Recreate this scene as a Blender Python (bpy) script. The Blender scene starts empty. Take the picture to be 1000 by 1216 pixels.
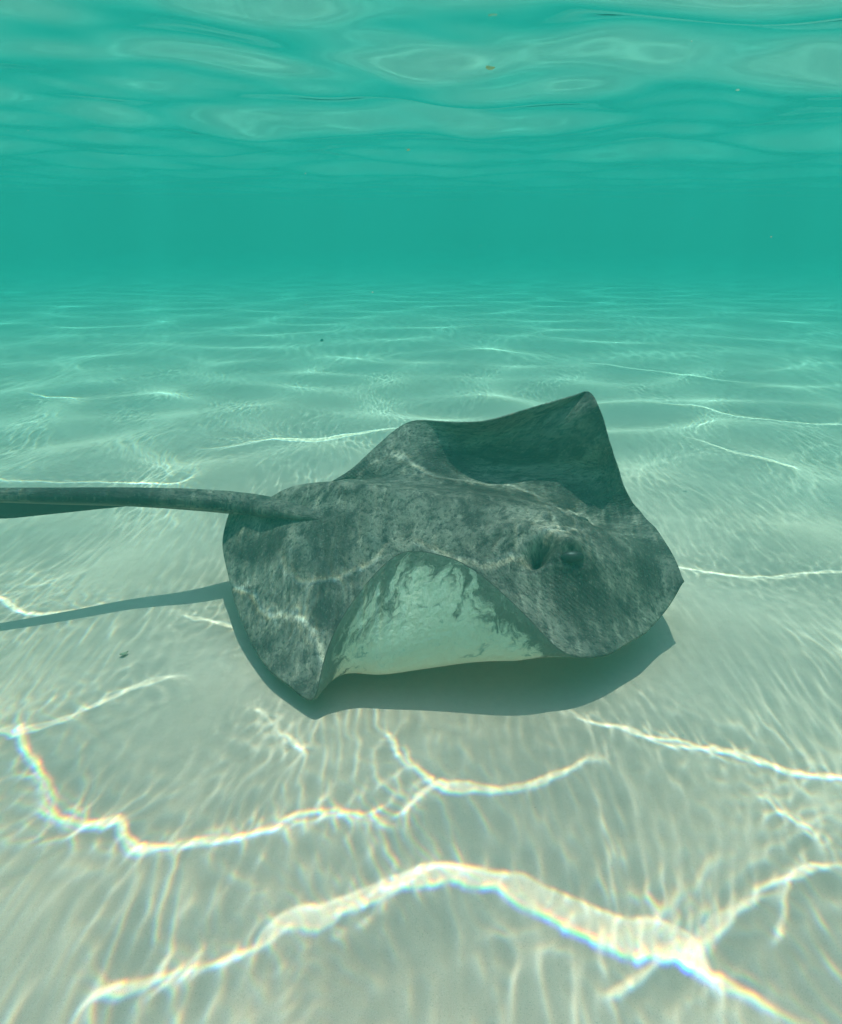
import bpy, math, random
import numpy as np

# ------------------------------------------------------------------ camera, sky, sun, exposure
scn = bpy.context.scene
C = scn.collection
CAM_H, F_PX, PITCH = 0.60, 792.0, math.radians(23.0)      # metres above the sand, focal length in photo pixels
SURF_H = 0.96                                             # still water level above the sand
SUN = np.array([0.05, 0.20, 1.0]); SUN /= np.linalg.norm(SUN)   # towards the (refracted) sun

cam = bpy.data.cameras.new('camera'); cam_o = bpy.data.objects.new('camera', cam); C.objects.link(cam_o)
cam_o.location = (0, 0, CAM_H); cam_o.rotation_euler = (math.pi/2 - PITCH, 0, 0)
cam.sensor_fit = 'VERTICAL'; cam.sensor_height = 24.0; cam.lens = 24.0*F_PX/1216.0
cam.clip_start = 0.01; cam.clip_end = 500
scn.camera = cam_o

world = bpy.data.worlds.new('World'); scn.world = world; world.use_nodes = True
wn = world.node_tree; bg = wn.nodes['Background']
sky = wn.nodes.new('ShaderNodeTexSky'); sky.sky_type = 'NISHITA'; sky.sun_disc = False
sky.sun_elevation = math.asin(SUN[2]); sky.sun_rotation = math.atan2(SUN[0], SUN[1])
wn.links.new(sky.outputs[0], bg.inputs[0]); bg.inputs[1].default_value = 0.15

sun = bpy.data.lights.new('sun', 'SUN'); sun.energy = 2.05; sun.angle = math.radians(0.12); sun.color = (1.0, 0.905, 0.80)
sun_o = bpy.data.objects.new('sun', sun); C.objects.link(sun_o)
from mathutils import Vector
sun_o.rotation_euler = Vector(SUN).to_track_quat('Z', 'Y').to_euler(); sun_o.location = (0, 0, 6)

scn.view_settings.view_transform = 'Standard'; scn.view_settings.look = 'None'
scn.view_settings.gamma = 1.0; scn.view_settings.use_curve_mapping = False
scn.view_settings.exposure = 0.69
cy = scn.cycles
cy.max_bounces = 8; cy.volume_bounces = 2; cy.diffuse_bounces = 5; cy.glossy_bounces = 3; cy.transparent_max_bounces = 12
cy.use_denoising = True; cy.volume_step_rate = 1.0
cy.caustics_reflective = True; cy.sample_clamp_indirect = 4.0

rng = np.random.default_rng(7)

# ------------------------------------------------------------------ helpers
def at(x, y, h):
    """world point at height h seen at photo pixel (x, y)"""
    cp, sp = math.cos(PITCH), math.sin(PITCH)
    a, b = (x-500)/F_PX, -(y-608)/F_PX
    d = np.array([a, cp + b*sp, -sp + b*cp])
    return np.array([0, 0, CAM_H]) + d*((h-CAM_H)/d[2])

def link_mesh(name, verts, faces, mat, parent=None, smooth=True):
    me = bpy.data.meshes.new(name)
    me.from_pydata(np.asarray(verts).tolist(), [], faces if isinstance(faces, list) else faces.tolist())
    if smooth: me.polygons.foreach_set('use_smooth', np.ones(len(me.polygons), bool))
    me.materials.append(mat); me.update()
    o = bpy.data.objects.new(name, me); C.objects.link(o)
    if parent: o.parent = parent
    return o

def grid_faces(ny, nx):
    i = np.arange(ny*nx).reshape(ny, nx)
    return np.stack([i[:-1,:-1], i[:-1,1:], i[1:,1:], i[1:,:-1]], -1).reshape(-1, 4)

class NT:
    def __init__(s, name):
        s.m = bpy.data.materials.new(name); s.m.use_nodes = True
        s.t = s.m.node_tree; s.t.nodes.clear()
        s.out = s.t.nodes.new('ShaderNodeOutputMaterial')
    def n(s, typ, ins=None, **kw):
        nd = s.t.nodes.new('ShaderNode'+typ)
        for k, v in kw.items(): setattr(nd, k, v)
        for k, v in (ins or {}).items():
            sock = nd.inputs[k]
            if isinstance(v, bpy.types.NodeSocket): s.t.links.new(v, sock)
            else: sock.default_value = v
        return nd
    def math(s, op, a, b=0.0, c=0.0, clamp=False):
        return s.n('Math', {0: a, 1: b, 2: c}, operation=op, use_clamp=clamp).outputs[0]
    def mix(s, f, a, b, blend='MIX'):
        nd = s.n('Mix', data_type='RGBA', blend_type=blend)
        for sock, v in ((nd.inputs['Factor'], f), (nd.inputs[6], a), (nd.inputs[7], b)):
            if isinstance(v, bpy.types.NodeSocket): s.t.links.new(v, sock)
            else: sock.default_value = (v if sock.name == 'Factor' else (*v, 1) if len(v) == 3 else v)
        return nd.outputs[2]
    def ramp(s, f, lo, hi):
        nd = s.n('MapRange', {0: f, 1: lo, 2: hi, 3: 0.0, 4: 1.0}, interpolation_type='SMOOTHSTEP'); return nd.outputs[0]
    def noise(s, vec, scale, detail=3.0, rough=0.55, dist=0.0):
        return s.n('TexNoise', {'Vector': vec, 'Scale': scale, 'Detail': detail, 'Roughness': rough, 'Distortion': dist}).outputs[0]
    def surf(s, sh): s.t.links.new(sh, s.out.inputs['Surface'])

# ------------------------------------------------------------------ caustic light painted into the water surface's colour
# Sunlight entering through the rippled water is bent together and apart. The light falling through each spot of the
# surface is worked out here by sending a regular grid of rays through an invented field with drawn lines, separate from the mesh waves (channels offset for colour fringes).
def smooth_line(pts, step=0.012):
    p = np.array(pts, float); q = []
    p = np.vstack([2*p[0]-p[1], p, 2*p[-1]-p[-2]])
    for i in range(1, len(p)-2):
        n = max(2, int(np.linalg.norm(p[i+1]-p[i])/step))
        t = np.linspace(0, 1, n, endpoint=False)[:, None]
        a, b, c, d = p[i-1], p[i], p[i+1], p[i+2]
        q.append(0.5*((2*b) + (c-a)*t + (2*a-5*b+4*c-d)*t**2 + (3*b-a-3*c+d)*t**3))
    return np.vstack(q + [p[-2][None]])

def on_ground(pts, h=0.0):
    out = []
    for q in pts:
        p = at(q[0], q[1], q[2] if len(q) > 2 else h)
        out.append(p[:2] - SUN[:2]/SUN[2]*p[2])
    return out

# main bright light lines, drawn by hand into the surface's transmission: (gain, half width in m, fade at ends, photo points)
LINES = [
 (1.08, .032, 1, [(-60,880),(0,868),(40,862),(85,845),(120,828),(170,815),(220,806)]),
 (1.16, .032, 0, [(38,862),(40,910),(55,937),(100,942),(135,952),(160,985),(175,1005)]),
 (1.28, .040, 1, [(110,1012),(175,1005),(250,992),(340,978),(440,968),(500,942),(540,930),(610,920),(680,905),(760,885)]),
 (.85, .022, 1, [(540,930),(500,900),(485,870)]),
 (1.14, .036, 1, [(600,846),(720,862),(800,868),(860,875),(920,890),(1000,912),(1060,930)]),
 (1.58, .062, 1, [(290,1150),(350,1118),(420,1080),(500,1052),(560,1040),(620,1050),(700,1070),(770,1092),(830,1125),(880,1175),(930,1250)]),
 (1.02, .020, 1, [(560,1010),(640,1020),(700,1034),(770,1030),(812,1046)]),
 (1.30, .034, 1, [(40,1240),(120,1206),(210,1165),(300,1135),(360,1100),(420,1075)]),
 (1.06, .020, 1, [(150,1245),(220,1190),(300,1160),(370,1120)]),
 (1.04, .022, 1, [(800,1036),(835,1066),(862,1105),(890,1150),(925,1200),(960,1250)]),
 (1.14, .028, 1, [(850,1108),(880,1077),(920,1060),(1000,1056),(1060,1050)]),
 (1.02, .020, 1, [(1010,1050),(985,1085),(970,1125)]),
 (1.04, .022, 1, [(400,1190),(440,1160),(480,1135),(530,1110),(600,1070)]),
 (1.00, .022, 1, [(680,1245),(730,1195),(770,1172),(815,1160)]),
 (1.10, .036, 1, [(-40,705),(0,715),(40,733),(90,727),(150,715)]),
 (1.02, .030, 1, [(190,722),(230,730),(280,745),(320,775)]),
 (1.10, .036, 1, [(770,662),(810,670),(860,675),(920,682),(1000,678),(1080,672)]),
 (.82, .036, 1, [(860,915),(930,965),(985,1005),(1010,1040)]),
 (.72, .036, 1, [(270,845),(310,890),(360,920)]),
 (1.10, .070, 1, [(-100,440),(0,460),(70,470),(130,480)]),
 (1.25, .080, 1, [(225,533),(330,522),(400,518),(460,514),(540,508)]),
 (1.12, .045, 1, [(-80,560),(0,570),(60,575),(150,571),(215,575),(290,560)]),
 (1.05, .050, 1, [(820,520),(850,535),(900,548),(960,560)]),
 (1.10, .08, 1, [(680,425),(760,437),(830,446),(900,456)]),
 (1.10, .08, 1, [(580,392),(650,390),(740,392)]),
 (1.10, .06, 1, [(750,480),(850,490),(950,500),(1050,512)]),
 (.7, .03, 1, [(60,1000),(90,970),(130,952)]),
]
# drawn light lines aimed at the animal's back
BODY_LINES = [
 (.84, .058, 1, [(430,566),(465,546),(520,560),(600,577),(680,595),(735,606)]),
 (.88, .030, 1, [(315,640),(345,672),(380,668),(430,645),(480,612),(470,600)]),
 (.88, .030, 1, [(480,615),(520,640),(560,660),(610,655),(650,634),(705,640)]),
 (.90, .028, 1, [(290,728),(350,722),(405,730)]),
 (.90, .016, 1, [(400,582),(430,565),(460,545)]),
]

def to_px(P):
    d = P - np.array([0, 0, CAM_H]); cp, sp = math.cos(PITCH), math.sin(PITCH)
    z = d[:, 1]*cp - d[:, 2]*sp; u = d[:, 1]*sp + d[:, 2]*cp
    return np.stack([500+F_PX*d[:, 0]/z, 608-F_PX*u/z], -1), z
BACK = {}
def on_body(x, y):
    """where the sunbeam that lights the back at photo pixel (x, y) would reach the sand"""
    d = np.hypot(*(BACK['px']-[x, y]).T); k = np.where(d < max(4, d.min()+2))[0]; k = k[np.argmin(BACK['z'][k])]
    p = BACK['P'][k]; return p[:2] - SUN[:2]/SUN[2]*p[2]

def noise_disp(n, size, bands, seed):
    """gradient of a random potential; bands = (strength of focusing, wavelength x, wavelength y, spread)"""
    r = np.random.default_rng(seed)
    k = np.fft.fftfreq(n, size/n)
    kx, ky = np.meshgrid(k[:n//2+1].copy(), k); kx[:, -1] = abs(kx[:, -1])
    k2 = kx**2 + ky**2; k2[0, 0] = 1
    gx = 0; gy = 0
    for s, lx, ly, sp in bands:
        kk = np.sqrt((kx*lx)**2 + (ky*ly)**2) + 1e-9
        amp = np.exp(-(np.log(kk)/sp)**2)
        sp_ = amp*np.exp(2j*np.pi*r.random(k2.shape)).astype(np.complex64)
        lap = np.fft.irfft2(sp_, (n, n)); c = s/lap.std()
        ph = -sp_/((2*np.pi)**2*k2)*c
        gx = gx + np.fft.irfft2(2j*np.pi*kx*ph, (n, n)).astype(np.float32)
        gy = gy + np.fft.irfft2(2j*np.pi*ky*ph, (n, n)).astype(np.float32)
    return gx, gy

def splat(n, size, gx, gy, wrap):
    """light per texel after every ray has been moved by (gx, gy) metres; three channels"""
    tex = size/n; out = np.empty((n, n, 3), np.float32)
    jj, ii = np.meshgrid(np.arange(n, dtype=np.float32), np.arange(n, dtype=np.float32))
    shf = np.float32(.3) if wrap else np.clip((.80-NY0-ii*tex)/.25, .0, 1)*1.1 + np.clip((-.35-NX0-jj*tex)/.2, 0, .7)
    for ch, (disp, sh) in enumerate(((.97, .0022), (1.0, 0.0), (1.035, -.0024))):
        acc = np.zeros(n*n)
        for a in (0.25, 0.75):
            for b in (0.25, 0.75):
                def sub(g):
                    g1 = g*(1-a) + np.roll(g, -1, 1)*a
                    return g1*(1-b) + np.roll(g1, -1, 0)*b
                x = jj + a + (sub(gx)*disp + shf*(sh*.55))/tex; y = ii + b + (sub(gy)*disp + shf*sh)/tex
                x0 = np.floor(x); y0 = np.floor(y); fx = x-x0; fy = y-y0
                x0 = x0.astype(np.int32); y0 = y0.astype(np.int32)
                for dx in (0, 1):
                    for dy in (0, 1):
                        w = ((fx if dx else 1-fx)*(fy if dy else 1-fy))*0.25
                        xi = x0+dx; yi = y0+dy
                        if wrap: xi %= n; yi %= n
                        else: xi = np.clip(xi, 0, n-1); yi = np.clip(yi, 0, n-1)
                        acc += np.bincount((yi*n+xi).ravel(), w.ravel(), n*n)
        out[..., ch] = acc.reshape(n, n)
    if not wrap:
        out[[0,-1]] = 1; out[:, [0,-1]] = 1
    return out

def blur(im, s):
    n = im.shape[0]; k = np.fft.fftfreq(n); kr = k[:n//2+1]
    g = np.exp(-2*(np.pi*s)**2*(k[:, None]**2 + kr[None]**2))
    return np.stack([np.fft.irfft2(np.fft.rfft2(im[..., c])*g, (n, n)) for c in range(3)], -1)

NEAR_N, NEAR_S, NX0, NY0 = 2304, 3.4, -1.7, 0.05
def near_map():
    n, size = NEAR_N, NEAR_S
    gx, gy = noise_disp(n, size, [(0.21, .012, .11, .38), (0.10, .026, .22, .4), (0.08, .030, .05, .4)], 3)
    pat = noise_disp(n, size, [(1, .35, .35, .5)], 31)[0]; pat = np.clip(1 + .45*pat/pat.std(), .25, 2)
    gx = gx*pat; gy = gy*pat
    lo = noise_disp(n, size, [(0.38, .50, .36, .35)], 4)
    far = np.clip(.55 + (NY0+np.arange(n)/n*size-1.1)*.7, .55, 1).astype(np.float32)[:, None]
    gx += lo[0]*far; gy += lo[1]*far
    rg = np.random.default_rng(77)
    m = 640; c = (np.arange(m)+.5)/m*size
    X, Y = np.meshgrid(NX0+c, NY0+c); P = np.stack([X, Y], -1).astype(np.float32)
    lx = np.zeros((m, m), np.float32); ly = np.zeros((m, m), np.float32)
    wob = noise_disp(m, size, [(1.0, .22, .22, .5)], 11)
    wo2 = noise_disp(m, size, [(1.0, .05, .05, .5)], 12); hal = np.zeros((m, m), np.float32)
    wx, wy = [wob[i]/wob[i].std()*.010 + wo2[i]/wo2[i].std()*.0022 for i in (0, 1)]
    for gain, w, fade, pts in LINES + [(a, b, c_, [on_body(*p) for p in d]) for a, b, c_, d in BODY_LINES]:
        w *= .80
        q = smooth_line(pts if isinstance(pts[0], np.ndarray) else on_ground(pts), .006).astype(np.float32)
        lo, hi = q.min(0)-3.2*w-.08, q.max(0)+3.2*w+.08
        j0, j1 = [int(np.clip((v-NX0)/size*m, 0, m)) for v in (lo[0], hi[0])]
        i0, i1 = [int(np.clip((v-NY0)/size*m, 0, m)) for v in (lo[1], hi[1])]
        if j1 <= j0 or i1 <= i0: continue
        sub = P[i0:i1, j0:j1] + np.stack([wx, wy], -1)[i0:i1, j0:j1]
        best = np.full(sub.shape[:2], 1e9, np.float32); vec = np.zeros_like(sub); par = np.zeros_like(best); nor = np.zeros_like(sub)
        tg = np.gradient(q, axis=0); tg /= np.linalg.norm(tg, axis=1)[:, None]+1e-9
        for k in range(len(q)):
            d = sub - q[k]; dd = (d**2).sum(-1); mk = dd < best
            best[mk] = dd[mk]; vec[mk] = d[mk]; par[mk] = k/(len(q)-1); nor[mk] = (-tg[k, 1], tg[k, 0])
        # gain, width and lopsidedness wander along the drawn line
        kk = np.linspace(0, 1, 400); L = len(q)*.006
        def wander(freq):
            return sum(np.sin(2*math.pi*(freq*f*L*kk + rg.random()))/f**.5 for f in (1, 2.1, 3.7))/1.7
        gw = gain*(1.06 + .14*wander(1.6)); ww = w*(1 + .28*wander(2.2)); bw = .45*wander(1.3)
        if fade:
            f = np.clip(np.minimum(kk, 1-kk)/.20, 0, 1); gw *= f*f*(3-2*f)
        if fade: ww = ww*(1 + 1.1*(1-f)**2)
        wl = np.interp(par, kk, ww); e = np.exp(-best/wl**2)
        env = np.interp(par, kk, np.clip(gw/gain, 0, 1.2))*np.exp(-best/(.035+1.7*wl)**2)
        hal[i0:i1, j0:j1] = np.maximum(hal[i0:i1, j0:j1], env)
        G = np.interp(par, kk, gw)*e*(.88 if gain < 1.5 else 1) + (.17 if gain < 1.5 else .10)*env; Bs = np.interp(par, kk, bw*np.clip(gw, 0, 1))*e*wl
        lx[i0:i1, j0:j1] -= vec[..., 0]*G + nor[..., 0]*Bs; ly[i0:i1, j0:j1] -= vec[..., 1]*G + nor[..., 1]*Bs
    # up to the fine grid
    t = np.clip((np.arange(n)+.5)/n*m-.5, 0, m-1.001); i = t.astype(int); f = (t-i).astype(np.float32)
    def up(a):
        r = a[i]*(1-f)[:, None] + a[i+1]*f[:, None]
        return r[:, i]*(1-f) + r[:, i+1]*f
    e = np.minimum(np.arange(n), np.arange(n)[::-1])/n; e = np.clip(e/.06, 0, 1).astype(np.float32); e = np.minimum.outer(e, e)
    tur = noise_disp(n, size, [(0.38, .022, .030, .5)], 41); H = up(hal)
    return blur(splat(n, size, (gx+up(lx)+tur[0]*H)*e, (gy+up(ly)+tur[1]*H)*e, False), 1.1)

FAR_N, FAR_S = 1536, 7.0
def far_map():
    gx, gy = noise_disp(FAR_N, FAR_S, [(0.42, .75, .42, .35), (0.22, .06, .22, .4)], 21)
    return blur(splat(FAR_N, FAR_S, gx, gy, True), 0.6)

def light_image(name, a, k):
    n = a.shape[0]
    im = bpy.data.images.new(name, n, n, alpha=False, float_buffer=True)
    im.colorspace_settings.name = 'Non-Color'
    px = np.ones((n, n, 4), np.float32); px[..., :3] = np.clip(1-k + k*(np.minimum(a, 1.6) + .58*np.maximum(a-1.6, 0)), 0.02, 6)   # painted light blended towards even, its peaks compressed
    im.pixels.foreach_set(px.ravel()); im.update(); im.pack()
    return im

# ------------------------------------------------------------------ materials
def sand_mat():
    t = NT('sand')
    co = t.n('NewGeometry').outputs['Position']
    a = t.noise(co, 3.0, 4); b = t.noise(co, 55.0, 4, .65); g = t.noise(co, 900.0, 2, .7)
    col = t.mix(t.ramp(a, .35, .7), (.71, .435, .330), (.78, .495, .380))
    col = t.mix(t.math('MULTIPLY', t.ramp(b, .35, .75), .35), col, (.63, .380, .283))
    col = t.mix(t.math('MULTIPLY', t.ramp(g, .56, .75), .45), col, (.22, .20, .16))
    col = t.mix(t.math('MULTIPLY', t.ramp(g, .44, .25), .35), col, (.86, .67, .54))
    h = t.math('ADD', t.math('MULTIPLY', b, .35), t.math('MULTIPLY', g, .12))
    bp = t.n('Bump', {'Height': h, 'Strength': .5, 'Distance': .006}).outputs[0]
    p = t.n('BsdfPrincipled', {'Base Color': col, 'Roughness': .9, 'Specular IOR Level': .15, 'Normal': bp})
    t.surf(p.outputs[0]); return t.m

def water_mat(im_near, im_far):
    t = NT('water')
    pos = t.n('NewGeometry').outputs['Position']
    sep = t.n('SeparateXYZ', {0: pos}); z = sep.outputs[2]
    # follow the sunbeam through this spot down to the sand: looks up the light painted for that beam
    gx = t.math('MULTIPLY_ADD', z, -SUN[0]/SUN[2], sep.outputs[0])
    gy = t.math('MULTIPLY_ADD', z, -SUN[1]/SUN[2], sep.outputs[1])
    def uv(x0, y0, s):
        return t.n('CombineXYZ', {0: t.math('DIVIDE', t.math('SUBTRACT', gx, x0), s), 1: t.math('DIVIDE', t.math('SUBTRACT', gy, y0), s)}).outputs[0]
    n1 = t.n('TexImage', {'Vector': uv(NX0, NY0, NEAR_S)}, image=im_near, extension='CLIP', interpolation='Linear').outputs[0]
    n2 = t.n('TexImage', {'Vector': uv(0.3, 0.2, FAR_S)}, image=im_far, extension='REPEAT', interpolation='Linear').outputs[0]
    cx, cyy, hw = NX0+NEAR_S/2, NY0+NEAR_S/2, NEAR_S/2
    dx = t.math('ABSOLUTE', t.math('SUBTRACT', gx, cx)); dy = t.math('ABSOLUTE', t.math('SUBTRACT', gy, cyy))
    inside = t.ramp(t.math('MAXIMUM', dx, dy), hw-.03, hw-.30)
    col = t.mix(inside, n2, n1)
    fr = t.n('Fresnel', {'IOR': 1.333}).outputs[0]
    tr = t.n('BsdfTransparent', {'Color': col}).outputs[0]  # caustic light pattern put into the transparent colour, filtering the sun
    gl = t.n('BsdfGlossy', {'Color': (1, 1, 1, 1), 'Roughness': 0.07}).outputs[0]
    mx = t.n('MixShader', {0: fr, 1: tr, 2: gl}).outputs[0]
    t.surf(mx); return t.m

def haze_mat():
    t = NT('sea_water_haze')
    v = t.n('VolumePrincipled', {'Color': (.034, .200, .162, 1), 'Density': .48, 'Anisotropy': 0.0, 'Absorption Color': (0, .605, .58, 1)})
    t.t.links.new(v.outputs[0], t.out.inputs['Volume']); return t.m

# ------------------------------------------------------------------ setting: seabed, water surface, haze
def stretched(n, near, far):
    u = np.linspace(-1, 1, n); k = np.arcsinh(far/near)
    return near*np.sinh(u*k)

def seabed():
    n = 301; x = stretched(n, .9, 38); y = stretched(n, .9, 38)
    X, Y = np.meshgrid(x, y)
    r = np.random.default_rng(5); Z = np.zeros_like(X)
    for lam, amp in ((2.6, .006), (1.3, .004), (.7, .0025), (.35, .0012), (.35, .0012)):
        for _ in range(3):
            a = r.uniform(0, 2*math.pi); Z += amp*np.sin(2*math.pi/lam*(X*math.cos(a)+Y*math.sin(a))+r.uniform(0, 7))*.5
    o = link_mesh('seabed', np.stack([X, Y, Z], -1).reshape(-1, 3), grid_faces(n, n), sand_mat())
    o['kind'] = 'structure'; o['label'] = 'pale rippled sand seabed under shallow water'
    return o

def water_surface(mat):
    n = 561; x = stretched(n, .9, 38); y = stretched(n, .9, 38)
    K = (SURF_H-CAM_H)/.52
    X, Y = np.meshgrid(x/K, y/K); r = np.random.default_rng(47); Z = np.zeros_like(X)
    for lam, slope, m in ((2.4, .06, 2), (1.2, .11, 3), (.6, .05, 3), (.28, .012, 5)):
        for _ in range(m):
            a = math.pi/2 + r.normal(0, .75); l = lam*r.uniform(.8, 1.25); p, q = r.uniform(0, 7), r.uniform(0, 7)
            ph = 2*math.pi/l*(X*math.cos(a)+Y*math.sin(a)) + p + .8*np.sin(2*math.pi/(l*2.3)*(X*math.sin(a)-Y*math.cos(a))+q)
            Z += slope/math.sqrt(m)*1.3*l/(2*math.pi)*np.sin(ph + .35*np.sin(ph))
    X, Y, Z = X*K, Y*K, Z*K
    fade = np.clip(1.25-np.hypot(X, Y)/9, .12, 1)
    o = link_mesh('water_surface', np.stack([X, Y, SURF_H+Z*fade], -1).reshape(-1, 3), grid_faces(n, n), mat)
    o['kind'] = 'structure'; o['label'] = 'rippled underside of the green sea surface'
    return o, float((SURF_H+Z*fade).max())

seabed()

def haze(top):
    b, z0, z1 = 40.0, -1.2, top+.08
    v = [(sx*b, sy*b, z) for z in (z0, z1) for sx, sy in ((-1,-1),(1,-1),(1,1),(-1,1))]
    f = [[3,2,1,0],[4,5,6,7],[0,1,5,4],[1,2,6,5],[2,3,7,6],[3,0,4,7]]
    o = link_mesh('haze', v, f, haze_mat(), smooth=False)
    o['kind'] = 'stuff'; o['label'] = 'hazy green sea water fading into the distance'; o['category'] = 'water'

# ------------------------------------------------------------------ the stingray
# Rest disc: s = metres back from the snout, v = metres to the side (near side negative).
OUT_S = [0, .02, .06, .12, .20, .28, .36, .42, .46, .50, .56, .62, .68, .73, .76, .775]
OUT_W = [0, .035, .085, .155, .238, .312, .372, .398, .395, .372, .318, .248, .168, .095, .045, 0]
_sp = smooth_line(np.stack([OUT_S, OUT_W], -1), .004)
_arc = np.concatenate([[0], np.cumsum(np.linalg.norm(np.diff(_sp, axis=0), axis=1))]); _arc /= _arc[-1]
def rim(q): return np.array([np.interp(q, _arc, _sp[:, 0]), np.interp(q, _arc, _sp[:, 1])])
# margin: (fraction of the way round from snout to tail, photo x, photo y, height)
NEAR = [(.06,790,725,.068),(.13,765,752,.060),(.22,722,777,.060),(.27,690,780,.072),(.32,660,768,.092),(.375,620,727,.144),
        (.42,580,690,.182),(.465,540,665,.204),(.51,490,655,.210),(.545,460,668,.196),(.58,430,700,.164),(.615,400,745,.122),
        (.64,385,785,.080),(.67,373,829,.034),(.71,345,815,.030),(.76,320,795,.030),(.81,300,765,.034),(.86,283,725,.050),(.91,271,680,.07),(.955,265,640,.10)]
FAR = [(.03,804,670,.104),(.07,794,651,.110),(.12,778,627,.122),(.18,760,607,.137),(.215,751,597,.150),(.26,739,573,.186),(.31,729,542,.233),(.35,723,523,.264),(.39,716,497,.300),
       (.42,709,480,.324),(.434,704,470,.333),(.443,698,465,.337),(.455,688,468,.334),
       (.50,640,482,.312),(.56,575,500,.285),(.60,530,501,.268),(.64,490,500,.250),(.69,456,522,.222),(.76,420,555,.182),(.83,390,574,.160),(.91,345,592,.142)]
SNOUT, REAR = at(812, 690, .098), at(280, 604, .130)
ctrl = [((0, 0), SNOUT), ((.775, 0), REAR)]
for q, x, y, h in NEAR: s, w = rim(q); ctrl.append(((s, -w), at(x, y, h)))
for q, x, y, h in FAR: s, w = rim(q); ctrl.append(((s, w), at(x, y, h)))
def axis(s): return SNOUT + (REAR-SNOUT)*(s/.775)
PERP = np.array([.245, .97, 0])
def inner(s, v, dz, k=1.0):
    p = axis(s) + PERP*v*k; p[2] = dz; ctrl.append(((s, v), p))
for s, z in ((.10, .112), (.22, .125), (.36, .132), (.50, .138), (.64, .136)): inner(s, 0, z)
# near side: the belly dips, then the fin rolls up
inner(.14, -.09, .098); inner(.25, -.13, .092); inner(.36, -.15, .082); inner(.48, -.15, .085); inner(.60, -.12, .095)
ctrl += [((.30, -.23), at(610, 778, .075)), ((.37, -.265), at(530, 782, .070)), ((.43, -.28), at(455, 792, .058))]
# far side: flat back, then the fin stands up
inner(.14, .09, .120); inner(.60, .12, .150)
ctrl += [((.25, .16), at(690, 588, .160)), ((.35, .19), at(600, 568, .176)), ((.45, .20), at(520, 554, .188)), ((.54, .20), at(455, 560, .180)),
         ((.36, .28), at(625, 535, .225)), ((.28, .22), at(705, 555, .205))]
CU = np.array([c[0] for c in ctrl]); CX = np.array([c[1] for c in ctrl])
def tpsk(a, b):
    d2 = ((a[:, None]-b[None])**2).sum(-1); return .5*d2*np.log(d2+1e-12)
nC = len(CU); A = np.zeros((nC+3, nC+3)); A[:nC, :nC] = tpsk(CU, CU) + 3e-6*np.eye(nC)
A[:nC, nC] = 1; A[:nC, nC+1:] = CU; A[nC, :nC] = 1; A[nC+1:, :nC] = CU.T
W = np.linalg.solve(A, np.vstack([CX, np.zeros((3, 3))]))
def mid(U):
    out = np.empty((len(U), 3))
    for i in range(0, len(U), 20000):
        u = U[i:i+20000]; out[i:i+20000] = tpsk(u, CU) @ W[:nC] + W[nC] + u @ W[nC+1:]
    return out
def mid_n(U):
    e = .004; du = mid(U+[e, 0])-mid(U-[e, 0]); dv = mid(U+[0, e])-mid(U-[0, e])
    n = np.cross(dv, du); n /= np.linalg.norm(n, axis=1)[:, None]
    return n
def g(s, v, s0, v0, a, b): return np.exp(-((s-s0)/a)**2-((v-v0)/b)**2)

EYE_S, EYE_V = .170, .060
SPI_S, SPI_V = .212, .068
def thick_top(s, v, r):
    edge = np.clip(1-r, 0, 1)
    t = .0014 + .017*edge**.7
    t += .046*np.exp(-(v/np.where(v < 0, .115, .092))**2)*np.clip(np.sin(np.pi*np.clip((s+.03)/.82, 0, 1)), 0, 1)**.8*np.clip(edge*4, 0, 1)
    t += np.where(v < 0, .012, .003)*g(s, np.abs(v), .20, .055, .09, .05)
    t += .006*np.exp(-(v/.018)**2)*np.clip((s-.25)/.2, 0, 1)*np.clip((.76-s)/.1, 0, 1)
    t += .013*np.exp(-(v/.028)**2)*np.clip((s-.35)/.30, 0, 1)
    a = np.abs(v)
    f = np.where(v < 0, 1.0, .15)                              # the far eye lies lower on the tilted head
    t += f*(.012*g(s, a, EYE_S+.004, EYE_V-.010, .030, .016) + .010*g(s, a, SPI_S+.012, SPI_V-.026, .042, .015))   # brow
    t += f*.009*g(s, a, EYE_S, EYE_V+.006, .024, .020)         # mound that carries the eye
    u_ = (s-SPI_S)*.8+(a-SPI_V-.006)*.6; w_ = (a-SPI_V-.006)*.8-(s-SPI_S)*.6
    t -= np.where(v < 0, .030, .006)*np.exp(-(u_/.0185)**2-(w_/.0105)**2)             # spiracle, a slanting slot
    t += .005*np.exp(-((u_)/.024)**2-((w_+.019)/.006)**2) + .004*np.exp(-((u_)/.020)**2-((w_-.018)/.006)**2)
    de = np.hypot((s-EYE_S+.002)*.68, (a-EYE_V-.012)*1.15)
    t += .0040*np.exp(-((de-.0135)/.0042)**2) - .002*np.exp(-(de/.009)**2)     # lids
    t += f*.006*g(s, a, EYE_S, EYE_V-.001, .020, .0065)        # hooded upper lid
    t += .0018*np.sin(s*60+v*45)*np.sin(v*70-s*30)*edge
    return t
def thick_bot(s, v, r):
    edge = np.clip(1-r, 0, 1)
    return .0014 + .011*edge**.7 + .026*np.exp(-(v/.14)**2)*np.clip(np.sin(np.pi*np.clip(s/.78, 0, 1)), 0, 1)*np.clip(edge*4, 0, 1)

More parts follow.
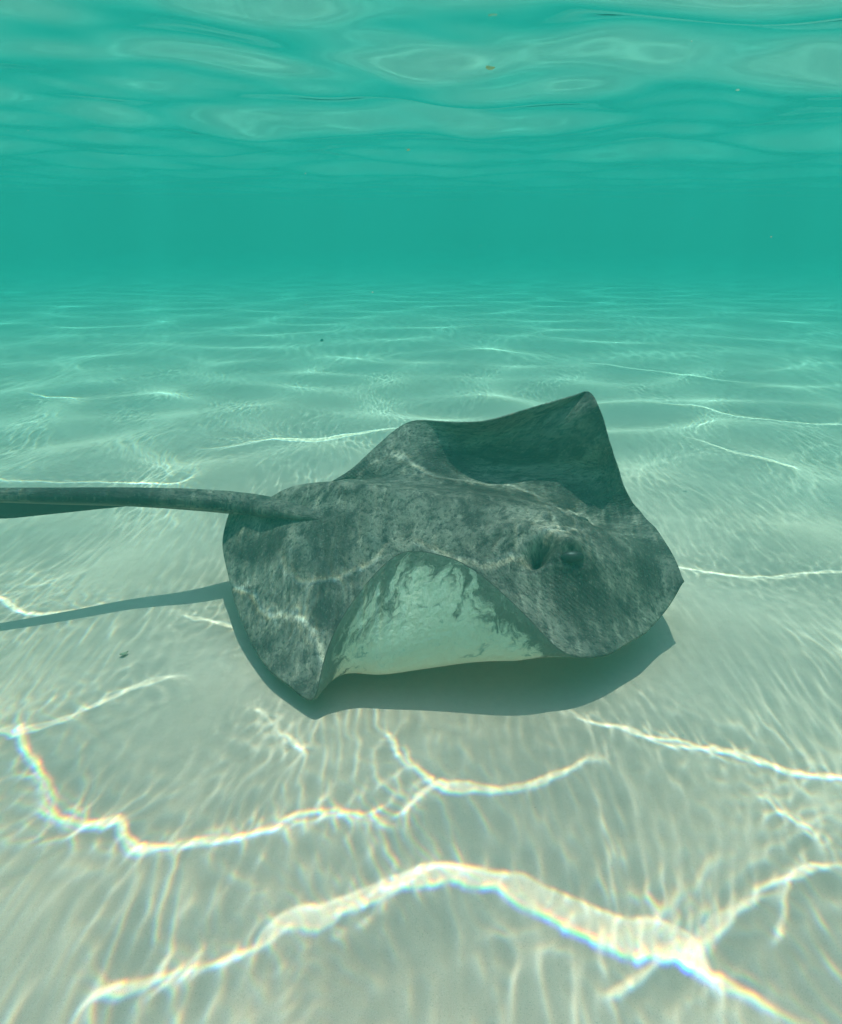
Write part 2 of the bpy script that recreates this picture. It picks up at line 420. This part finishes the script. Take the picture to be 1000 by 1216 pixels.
def body_material():
    t = NT('ray_skin')
    bc = t.n('Attribute', attribute_name='body_co').outputs['Vector']
    rimd = t.n('Attribute', attribute_name='rim_dist').outputs['Fac']
    side = t.n('Attribute', attribute_name='ventral').outputs['Fac']
    cup = t.n('Attribute', attribute_name='spiracle').outputs['Fac']
    n1 = t.noise(bc, 7, 5, .62, .8); n2 = t.noise(bc, 38, 5, .65, .6); n3 = t.noise(bc, 150, 3, .6)
    st = t.n('Mapping', {'Vector': bc, 'Scale': (1.0, .35, 1)}).outputs[0]
    n4 = t.noise(st, 90, 4, .7, .4)
    col = t.mix(t.ramp(n1, .35, .65), (.072, .055, .042), (.340, .250, .190))
    col = t.mix(t.math('MULTIPLY', t.ramp(n2, .44, .66), .85), col, (.056, .045, .036))
    col = t.mix(t.math('MULTIPLY', t.math('MULTIPLY', t.ramp(n4, .53, .70), t.ramp(n1, .38, .60)), .65), col, (.60, .44, .33))
    col = t.mix(t.math('MULTIPLY', t.ramp(n3, .51, .63), .62), col, (.056, .046, .037))
    col = t.mix(t.math('MULTIPLY', t.ramp(t.noise(bc, 230, 2, .6), .58, .70), .22), col, (.55, .42, .32))
    vo = t.n('TexVoronoi', {'Vector': bc, 'Scale': 130.0, 'Randomness': 1.0})
    spots = t.math('MULTIPLY', t.math('MULTIPLY', t.ramp(vo.outputs['Distance'], .36, .16), t.ramp(n3, .42, .56)), t.ramp(t.noise(bc, 22, 2), .48, .62))
    col = t.mix(t.math('MULTIPLY', spots, .75), col, (.022, .024, .022))
    # underside: white, with a ragged dark border that thins inwards
    wv = t.n('VectorMath', {0: bc, 1: t.n('VectorMath', {0: t.n('TexNoise', {'Vector': bc, 'Scale': 26.0, 'Detail': 4.0}).outputs['Color'], 1: (.07, .07, 0)}, operation='MULTIPLY').outputs[0]}, operation='ADD').outputs[0]
    b1 = t.noise(wv, 20, 5, .68, 1.2); b2 = t.noise(wv, 60, 4, .6, .5)
    sx = t.n('SeparateXYZ', {0: bc}).outputs[0]
    off = t.math('ABSOLUTE', t.math('SUBTRACT', sx, 3.37))
    depth = t.math('ADD', t.math('MULTIPLY_ADD', off, -.20, rimd), t.math('MULTIPLY', t.math('SUBTRACT', b1, .5), .26))
    dark = t.math('MULTIPLY', t.ramp(depth, .036, -.006), .92)
    bel = t.mix(t.ramp(b2, .35, .7), (.92, .74, .57), (.97, .81, .64))
    bel = t.mix(t.math('MULTIPLY', t.ramp(b1, .56, .66), t.ramp(rimd, .16, .05)), bel, (.40, .39, .32))
    bel = t.mix(dark, bel, t.mix(b2, (.10, .095, .075), (.24, .225, .18)))
    col = t.mix(side, col, bel)
    col = t.mix(cup, col, (.008, .008, .009))
    ang = t.n('Attribute', attribute_name='fin_angle').outputs['Fac']
    ray = t.math('MULTIPLY', t.math('SINE', t.math('MULTIPLY_ADD', ang, 900.0, t.math('MULTIPLY', n1, 9.0))), t.ramp(rimd, .20, .02))
    h = t.math('ADD', t.math('MULTIPLY_ADD', ray, .022, t.math('MULTIPLY', n2, .5)), t.math('ADD', t.math('MULTIPLY', n3, .22), t.math('MULTIPLY', n4, .35)))
    bp = t.n('Bump', {'Height': h, 'Strength': 1.0, 'Distance': .008}).outputs[0]
    p = t.n('BsdfPrincipled', {'Base Color': col, 'Roughness': .62, 'Specular IOR Level': .22, 'Normal': bp})
    t.surf(p.outputs[0]); return t.m

def simple(name, col, rough=.5, spec=.5, var=None, scale=40):
    t = NT(name)
    c = (*col, 1)
    if var:
        co = t.n('TexCoord').outputs['Object']; c = t.mix(t.noise(co, scale, 4), col, var)
    p = t.n('BsdfPrincipled', {'Base Color': c, 'Roughness': rough, 'Specular IOR Level': spec}); t.surf(p.outputs[0]); return t.m

# tail centre line: along the back, out of the rear of the disc and away past the frame
def tail_path():
    p = []
    for x, y, dz in ((420,603,-.026),(385,602,-.016),(355,601,-.009),(322,600,-.003),(292,598,.003)):
        d = np.hypot(*(BACK['px']-[x, y]).T); k = np.where(d < d.min()+4)[0]; k = k[np.argmin(BACK['z'][k])]
        p.append(BACK['P'][k] + [0, 0, dz])
    p = np.array(p)
    rest = [at(225, 593, .172), at(150, 590, .186), at(70, 589, .202), at(0, 588, .214)]
    d = rest[-1]-rest[-2]; d /= np.linalg.norm(d)
    e = rest[-1].copy()
    for k in range(7):
        d = d + np.array([0, .05, -.03+.004*k]); d /= np.linalg.norm(d); e = e + d*.12; rest.append(e.copy())
    return np.vstack([p, rest])
def tube(path, rad_w, rad_h, nseg=20, step=.01):
    q = smooth_line(path, step); n = len(q); u = np.linspace(0, 1, n)
    T = np.gradient(q, axis=0); T /= np.linalg.norm(T, axis=1)[:, None]
    S = np.cross(T, [0, 0, 1]); S /= np.linalg.norm(S, axis=1)[:, None]; N = np.cross(S, T)
    a = np.linspace(0, 2*math.pi, nseg, endpoint=False)
    rw = np.interp(u, *rad_w); rh = np.interp(u, *rad_h)
    v = q[:, None] + S[:, None]*(np.cos(a)[None, :, None]*rw[:, None, None]) + N[:, None]*(np.sin(a)[None, :, None]*rh[:, None, None])
    i = np.arange(n*nseg).reshape(n, nseg); j = np.roll(i, -1, 1)
    f = np.stack([i[:-1], i[1:], j[1:], j[:-1]], -1).reshape(-1, 4)
    return v.reshape(-1, 3), f, q, u, np.repeat(np.sin(a)[None], n, 0).ravel()

def stingray():
    base = axis(.4); base[2] = 0
    root = bpy.data.objects.new('stingray', None); C.objects.link(root)
    root['label'] = 'large grey mottled stingray gliding over the sand with its fins rolled up'; root['category'] = 'stingray'
    M = 460; NR = 150
    q = np.linspace(0, 1, M//2, endpoint=False)
    near = np.array([rim(t)*[1, -1] for t in q]); far = np.array([rim(1-t) for t in q])
    outl = np.vstack([near, far])                                    # snout > near side > tail > far side
    cen = np.array([.36, 0.0])
    rr = np.concatenate([np.linspace(.02, .9, NR-30, endpoint=False), 1-.1*(1-np.linspace(0, 1, 30))**1.6])
    U = (cen + rr[:, None, None]*(outl-cen)[None]).reshape(-1, 2)
    R = np.repeat(rr, M)
    P = mid(U); N = mid_n(U)
    # fine ragged margin
    top = P + N*thick_top(U[:, 0], U[:, 1], R)[:, None]
    bot = P - N*thick_bot(U[:, 0], U[:, 1], R)[:, None]
    def close(a):   # both sheets meet in a rounded edge
        a = a.reshape(NR, M, 3); return a
    T, B = close(top), close(bot)
    BACK['P'] = top; BACK['px'], BACK['z'] = to_px(top)
    edge = (T[-1]+B[-1])/2 + (T[-1]-T[-2])/np.linalg.norm(T[-1]-T[-2], axis=1)[:, None]*.0012
    c_t = mid(cen[None]) + mid_n(cen[None])*thick_top(cen[:1], cen[1:], np.zeros(1))
    c_b = mid(cen[None]) - mid_n(cen[None])*thick_bot(cen[:1], cen[1:], np.zeros(1))
    V = np.vstack([top, bot, edge, c_t, c_b]); n = NR*M
    i = np.arange(n).reshape(NR, M); j = np.roll(i, -1, 1)
    ft = np.stack([i[:-1], i[1:], j[1:], j[:-1]], -1).reshape(-1, 4)
    fb = ft[:, ::-1] + n
    e = np.arange(M)+2*n; e2 = np.roll(e, -1)
    fe1 = np.stack([i[-1], e, e2, j[-1]], -1); fe2 = np.stack([e, i[-1]+n, j[-1]+n, e2], -1)
    faces = np.vstack([ft, fb, fe1, fe2]).tolist()
    ct, cb = 2*n+M, 2*n+M+1
    for k in range(M):
        faces.append([ct, i[0, k], j[0, k]]); faces.append([cb, j[0, k]+n, i[0, k]+n])
    rim_len = np.linalg.norm((outl-cen), axis=1)
    rd = np.tile(rim_len, NR)*(1-R)*.9
    bco = np.vstack([U, U+[3, 1], outl, cen[None], cen[None]+[3, 1]])
    rimd = np.concatenate([rd, rd, np.zeros(M), [.3, .3]])
    ven = np.concatenate([np.zeros(n), np.ones(n), np.zeros(M), [0, 1]])
    a_ = np.abs(U[:, 1]); u_ = (U[:, 0]-SPI_S)*.8+(a_-SPI_V-.006)*.6; w_ = (a_-SPI_V-.006)*.8-(U[:, 0]-SPI_S)*.6
    cup_t = np.clip(1.7*np.exp(-(u_/.0185)**2-(w_/.0105)**2)-.55, 0, .95)
    cup = np.concatenate([cup_t, np.zeros(n+M+2)])
    # tail, grown out of the back
    path = tail_path()
    tv, tf, tq, tu, up = tube(path, ([0, .06, .12, .17, .24, .42, .7, 1], [.012, .022, .028, .029, .021, .013, .008, .003]), ([0, .06, .12, .17, .24, .42, .7, 1], [.007, .012, .016, .019, .017, .011, .007, .003]))
    o0 = len(V); V = np.vstack([V, tv]); faces += (tf+o0).tolist()
    nt = len(tv); L = np.concatenate([[0], np.cumsum(np.linalg.norm(np.diff(tq, axis=0), axis=1))])
    bco = np.vstack([bco, np.stack([np.tile(np.abs(np.linspace(-.06, .06, 20)), len(tq)), .42+np.repeat(L, 20)*.8], -1)])
    rimd = np.concatenate([rimd, np.full(nt, .3)]); ven = np.concatenate([ven, np.clip(-.9-2.4*up, 0, .85)*np.clip((np.repeat(tu, 20)-.25)/.05, 0, 1)]); cup = np.concatenate([cup, .30*np.clip(np.repeat(tu, 20)/.12, 0, 1)*np.clip(1+up*1.5, 0, 1)])
    body = link_mesh('body', V, faces, body_material(), root)
    me = body.data
    at_ = me.attributes.new('body_co', 'FLOAT_VECTOR', 'POINT'); at_.data.foreach_set('vector', np.column_stack([bco, np.zeros(len(bco))]).astype(np.float32).ravel())
    fa = np.concatenate([np.tile(np.abs(np.linspace(-1, 1, M)), NR)]*2 + [np.abs(np.linspace(-1, 1, M)), np.zeros(2+nt)])
    for nm, arr in (('fin_angle', fa), ('rim_dist', rimd), ('ventral', ven), ('spiracle', cup)):
        a = me.attributes.new(nm, 'FLOAT', 'POINT'); a.data.foreach_set('value', arr.astype(np.float32))
    # eyes
    eye_m = simple('eye', (.020, .018, .015), .42, .3, (.08, .066, .05), 160)
    for sg in (-1, 1):
        u = np.array([[EYE_S-.002, sg*(EYE_V+.012)]]); p = mid(u)[0] + mid_n(u)[0]*(thick_top(u[:, 0], u[:, 1], np.array([.3]))[0]-(.0030 if sg < 0 else .0075))
        vv, ff = [], []
        na, nb = 24, 14
        for bb in range(nb+1):
            th = math.pi*bb/nb
            for aa in range(na):
                ph = 2*math.pi*aa/na; vv.append((p[0]+.0175*math.sin(th)*math.cos(ph), p[1]+.0095*math.sin(th)*math.sin(ph), p[2]+.0090*math.cos(th)))
        for bb in range(nb):
            for aa in range(na):
                ff.append([bb*na+aa, (bb+1)*na+aa, (bb+1)*na+(aa+1) % na, bb*na+(aa+1) % na])
        link_mesh('eye', vv, ff, eye_m, root)
    # thin skin fold hanging below the tail
    k0 = int(len(tq)*.255)
    fq = tq[k0:]; m = len(fq); u = np.linspace(0, 1, m)
    depth = .030*np.clip(u/.20, 0, 1)**.9*np.clip((1-u)/.5, 0, 1)
    vs = []; 
    for sgn in (-1, 1):
        for lev in np.linspace(0, 1, 5):
            z = fq.copy(); z[:, 2] -= .004 + (depth+.006)*lev; z[:, 1] += sgn*.0018*(1-.6*lev); vs.append(z)
    v = np.vstack(vs); f = []
    lay = np.arange(10*m).reshape(10, m)
    order = list(range(5)) + list(range(9, 4, -1)) + [0]
    for a, b in zip(order[:-1], order[1:]):
        for k in range(m-1): f.append([lay[a, k], lay[a, k+1], lay[b, k+1], lay[b, k]])
    link_mesh('tail_fold', v, f, simple('tail_fold_skin', (.035, .036, .032), .6, .3, (.07, .07, .06), 30), root)
    # origin at the base without moving the meshes
    root.location = base
    for ch in root.children: ch.location = -base
    return root
stingray()

# ------------------------------------------------------------------ small things lying on the sand and drifting in the water
def lump(name, pos, size, mat, seed, label, cat, squash=(1, .8, .6), twist=0.0):
    r = np.random.default_rng(seed); v, f = [], []
    na, nb = 10, 7; ph0 = r.uniform(0, 6, 6)
    for i in range(nb+1):
        th = math.pi*i/nb
        for k in range(na):
            ph = 2*math.pi*k/na
            d = np.array([math.sin(th)*math.cos(ph), math.sin(th)*math.sin(ph), math.cos(th)])
            q = 1 + .22*math.sin(3*d[0]+ph0[0]) + .18*math.sin(4*d[1]+ph0[1]) + .15*math.sin(5*d[2]+ph0[2])
            d = d*q*np.array(squash)*size/2; d[2] += twist*d[0]*d[0]/size
            v.append(d)
    for i in range(nb):
        for k in range(na): f.append([i*na+k, (i+1)*na+k, (i+1)*na+(k+1) % na, i*na+(k+1) % na])
    o = link_mesh(name, v, f, mat); o.location = pos; o.rotation_euler = (0, 0, r.uniform(0, 6))
    o['label'] = label; o['category'] = cat
    return o
dark_stone = simple('dark_stone', (.05, .05, .045), .8, .3, (.10, .095, .08), 120)
weed = simple('dead_weed', (.36, .28, .17), .8, .2, (.46, .37, .24), 90)
def thin(name, col, col2):
    t = NT(name); c = t.mix(t.noise(t.n('TexCoord').outputs['Object'], 120, 3), col, col2)
    t.surf(t.n('MixShader', {0: .6, 1: t.n('BsdfDiffuse', {'Color': c}).outputs[0], 2: t.n('BsdfTranslucent', {'Color': c}).outputs[0]}).outputs[0]); return t.m
leaf = thin('pale_leaf', (.78, .62, .32), (.88, .74, .45)); shell = thin('shell', (.85, .80, .68), (.92, .88, .80))
w_ = lump('weed_scrap', at(148, 776, .003), .013, weed, 1, 'olive scrap of seaweed lying on the sand below the tail shadow', 'seaweed', (1, .4, .22), .3)
w_.rotation_euler = (0, 0, .8)
lump('pebble', at(553, 1012, .001), .0045, dark_stone, 2, 'tiny dark pebble on the edge of a bright ripple line', 'pebble')
lump('pebble', at(636, 960, .001), .0040, dark_stone, 3, 'tiny dark pebble on plain sand between two bright ripple lines', 'pebble')
lump('pebble', at(400, 885, .001), .0035, dark_stone, 4, 'tiny dark pebble on sand just beyond the wing tip shadow', 'pebble')
# fine specks hanging in the water
r_ = np.random.default_rng(9); sv, sf = [], []
for _ in range(60):
    d = r_.uniform(.7, 3.0); c0 = np.array([r_.uniform(-.6, .6)*d, d, r_.uniform(.12, .9)]); z = r_.uniform(.0006, .0014)
    b0 = len(sv); sv += [c0+np.array(k)*z*r_.uniform(.6, 1.3) for k in ((1,0,0),(0,1,0),(-1,0,0),(0,-1,0),(0,0,1),(0,0,-1))]
    sf += [[b0+i, b0+(i+1) % 4, b0+4] for i in range(4)] + [[b0+(i+1) % 4, b0+i, b0+5] for i in range(4)]
sp_ = link_mesh('suspended_specks', sv, sf, shell); sp_['kind'] = 'stuff'; sp_['label'] = 'tiny pale specks hanging in the green water'; sp_['category'] = 'specks'
lump('weed_scrap', at(244, 1067, .001), .008, weed, 5, 'small dark weed scrap on sand near the lower bright lines', 'seaweed', (1, .4, .3))
lump('pebble', at(382, 404, .005), .022, dark_stone, 6, 'dark pebble on the distant hazy sand', 'pebble')
lump('leaf_fragment', at(583, 81, .93), .021, leaf, 7, 'small yellowish leaf fragment drifting under the water surface', 'leaf', (1, .8, .25), .6)
lump('shell_flake', at(876, 107, .88), .010, shell, 8, 'small white flake drifting under a pale patch of the surface', 'flake', (1, .8, .3))
lump('shell_flake', at(485, 178, .74), .008, leaf, 9, 'tiny tan flake drifting in open green water', 'flake', (1, .8, .4))

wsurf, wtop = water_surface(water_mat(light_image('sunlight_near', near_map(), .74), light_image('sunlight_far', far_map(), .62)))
haze(wtop)
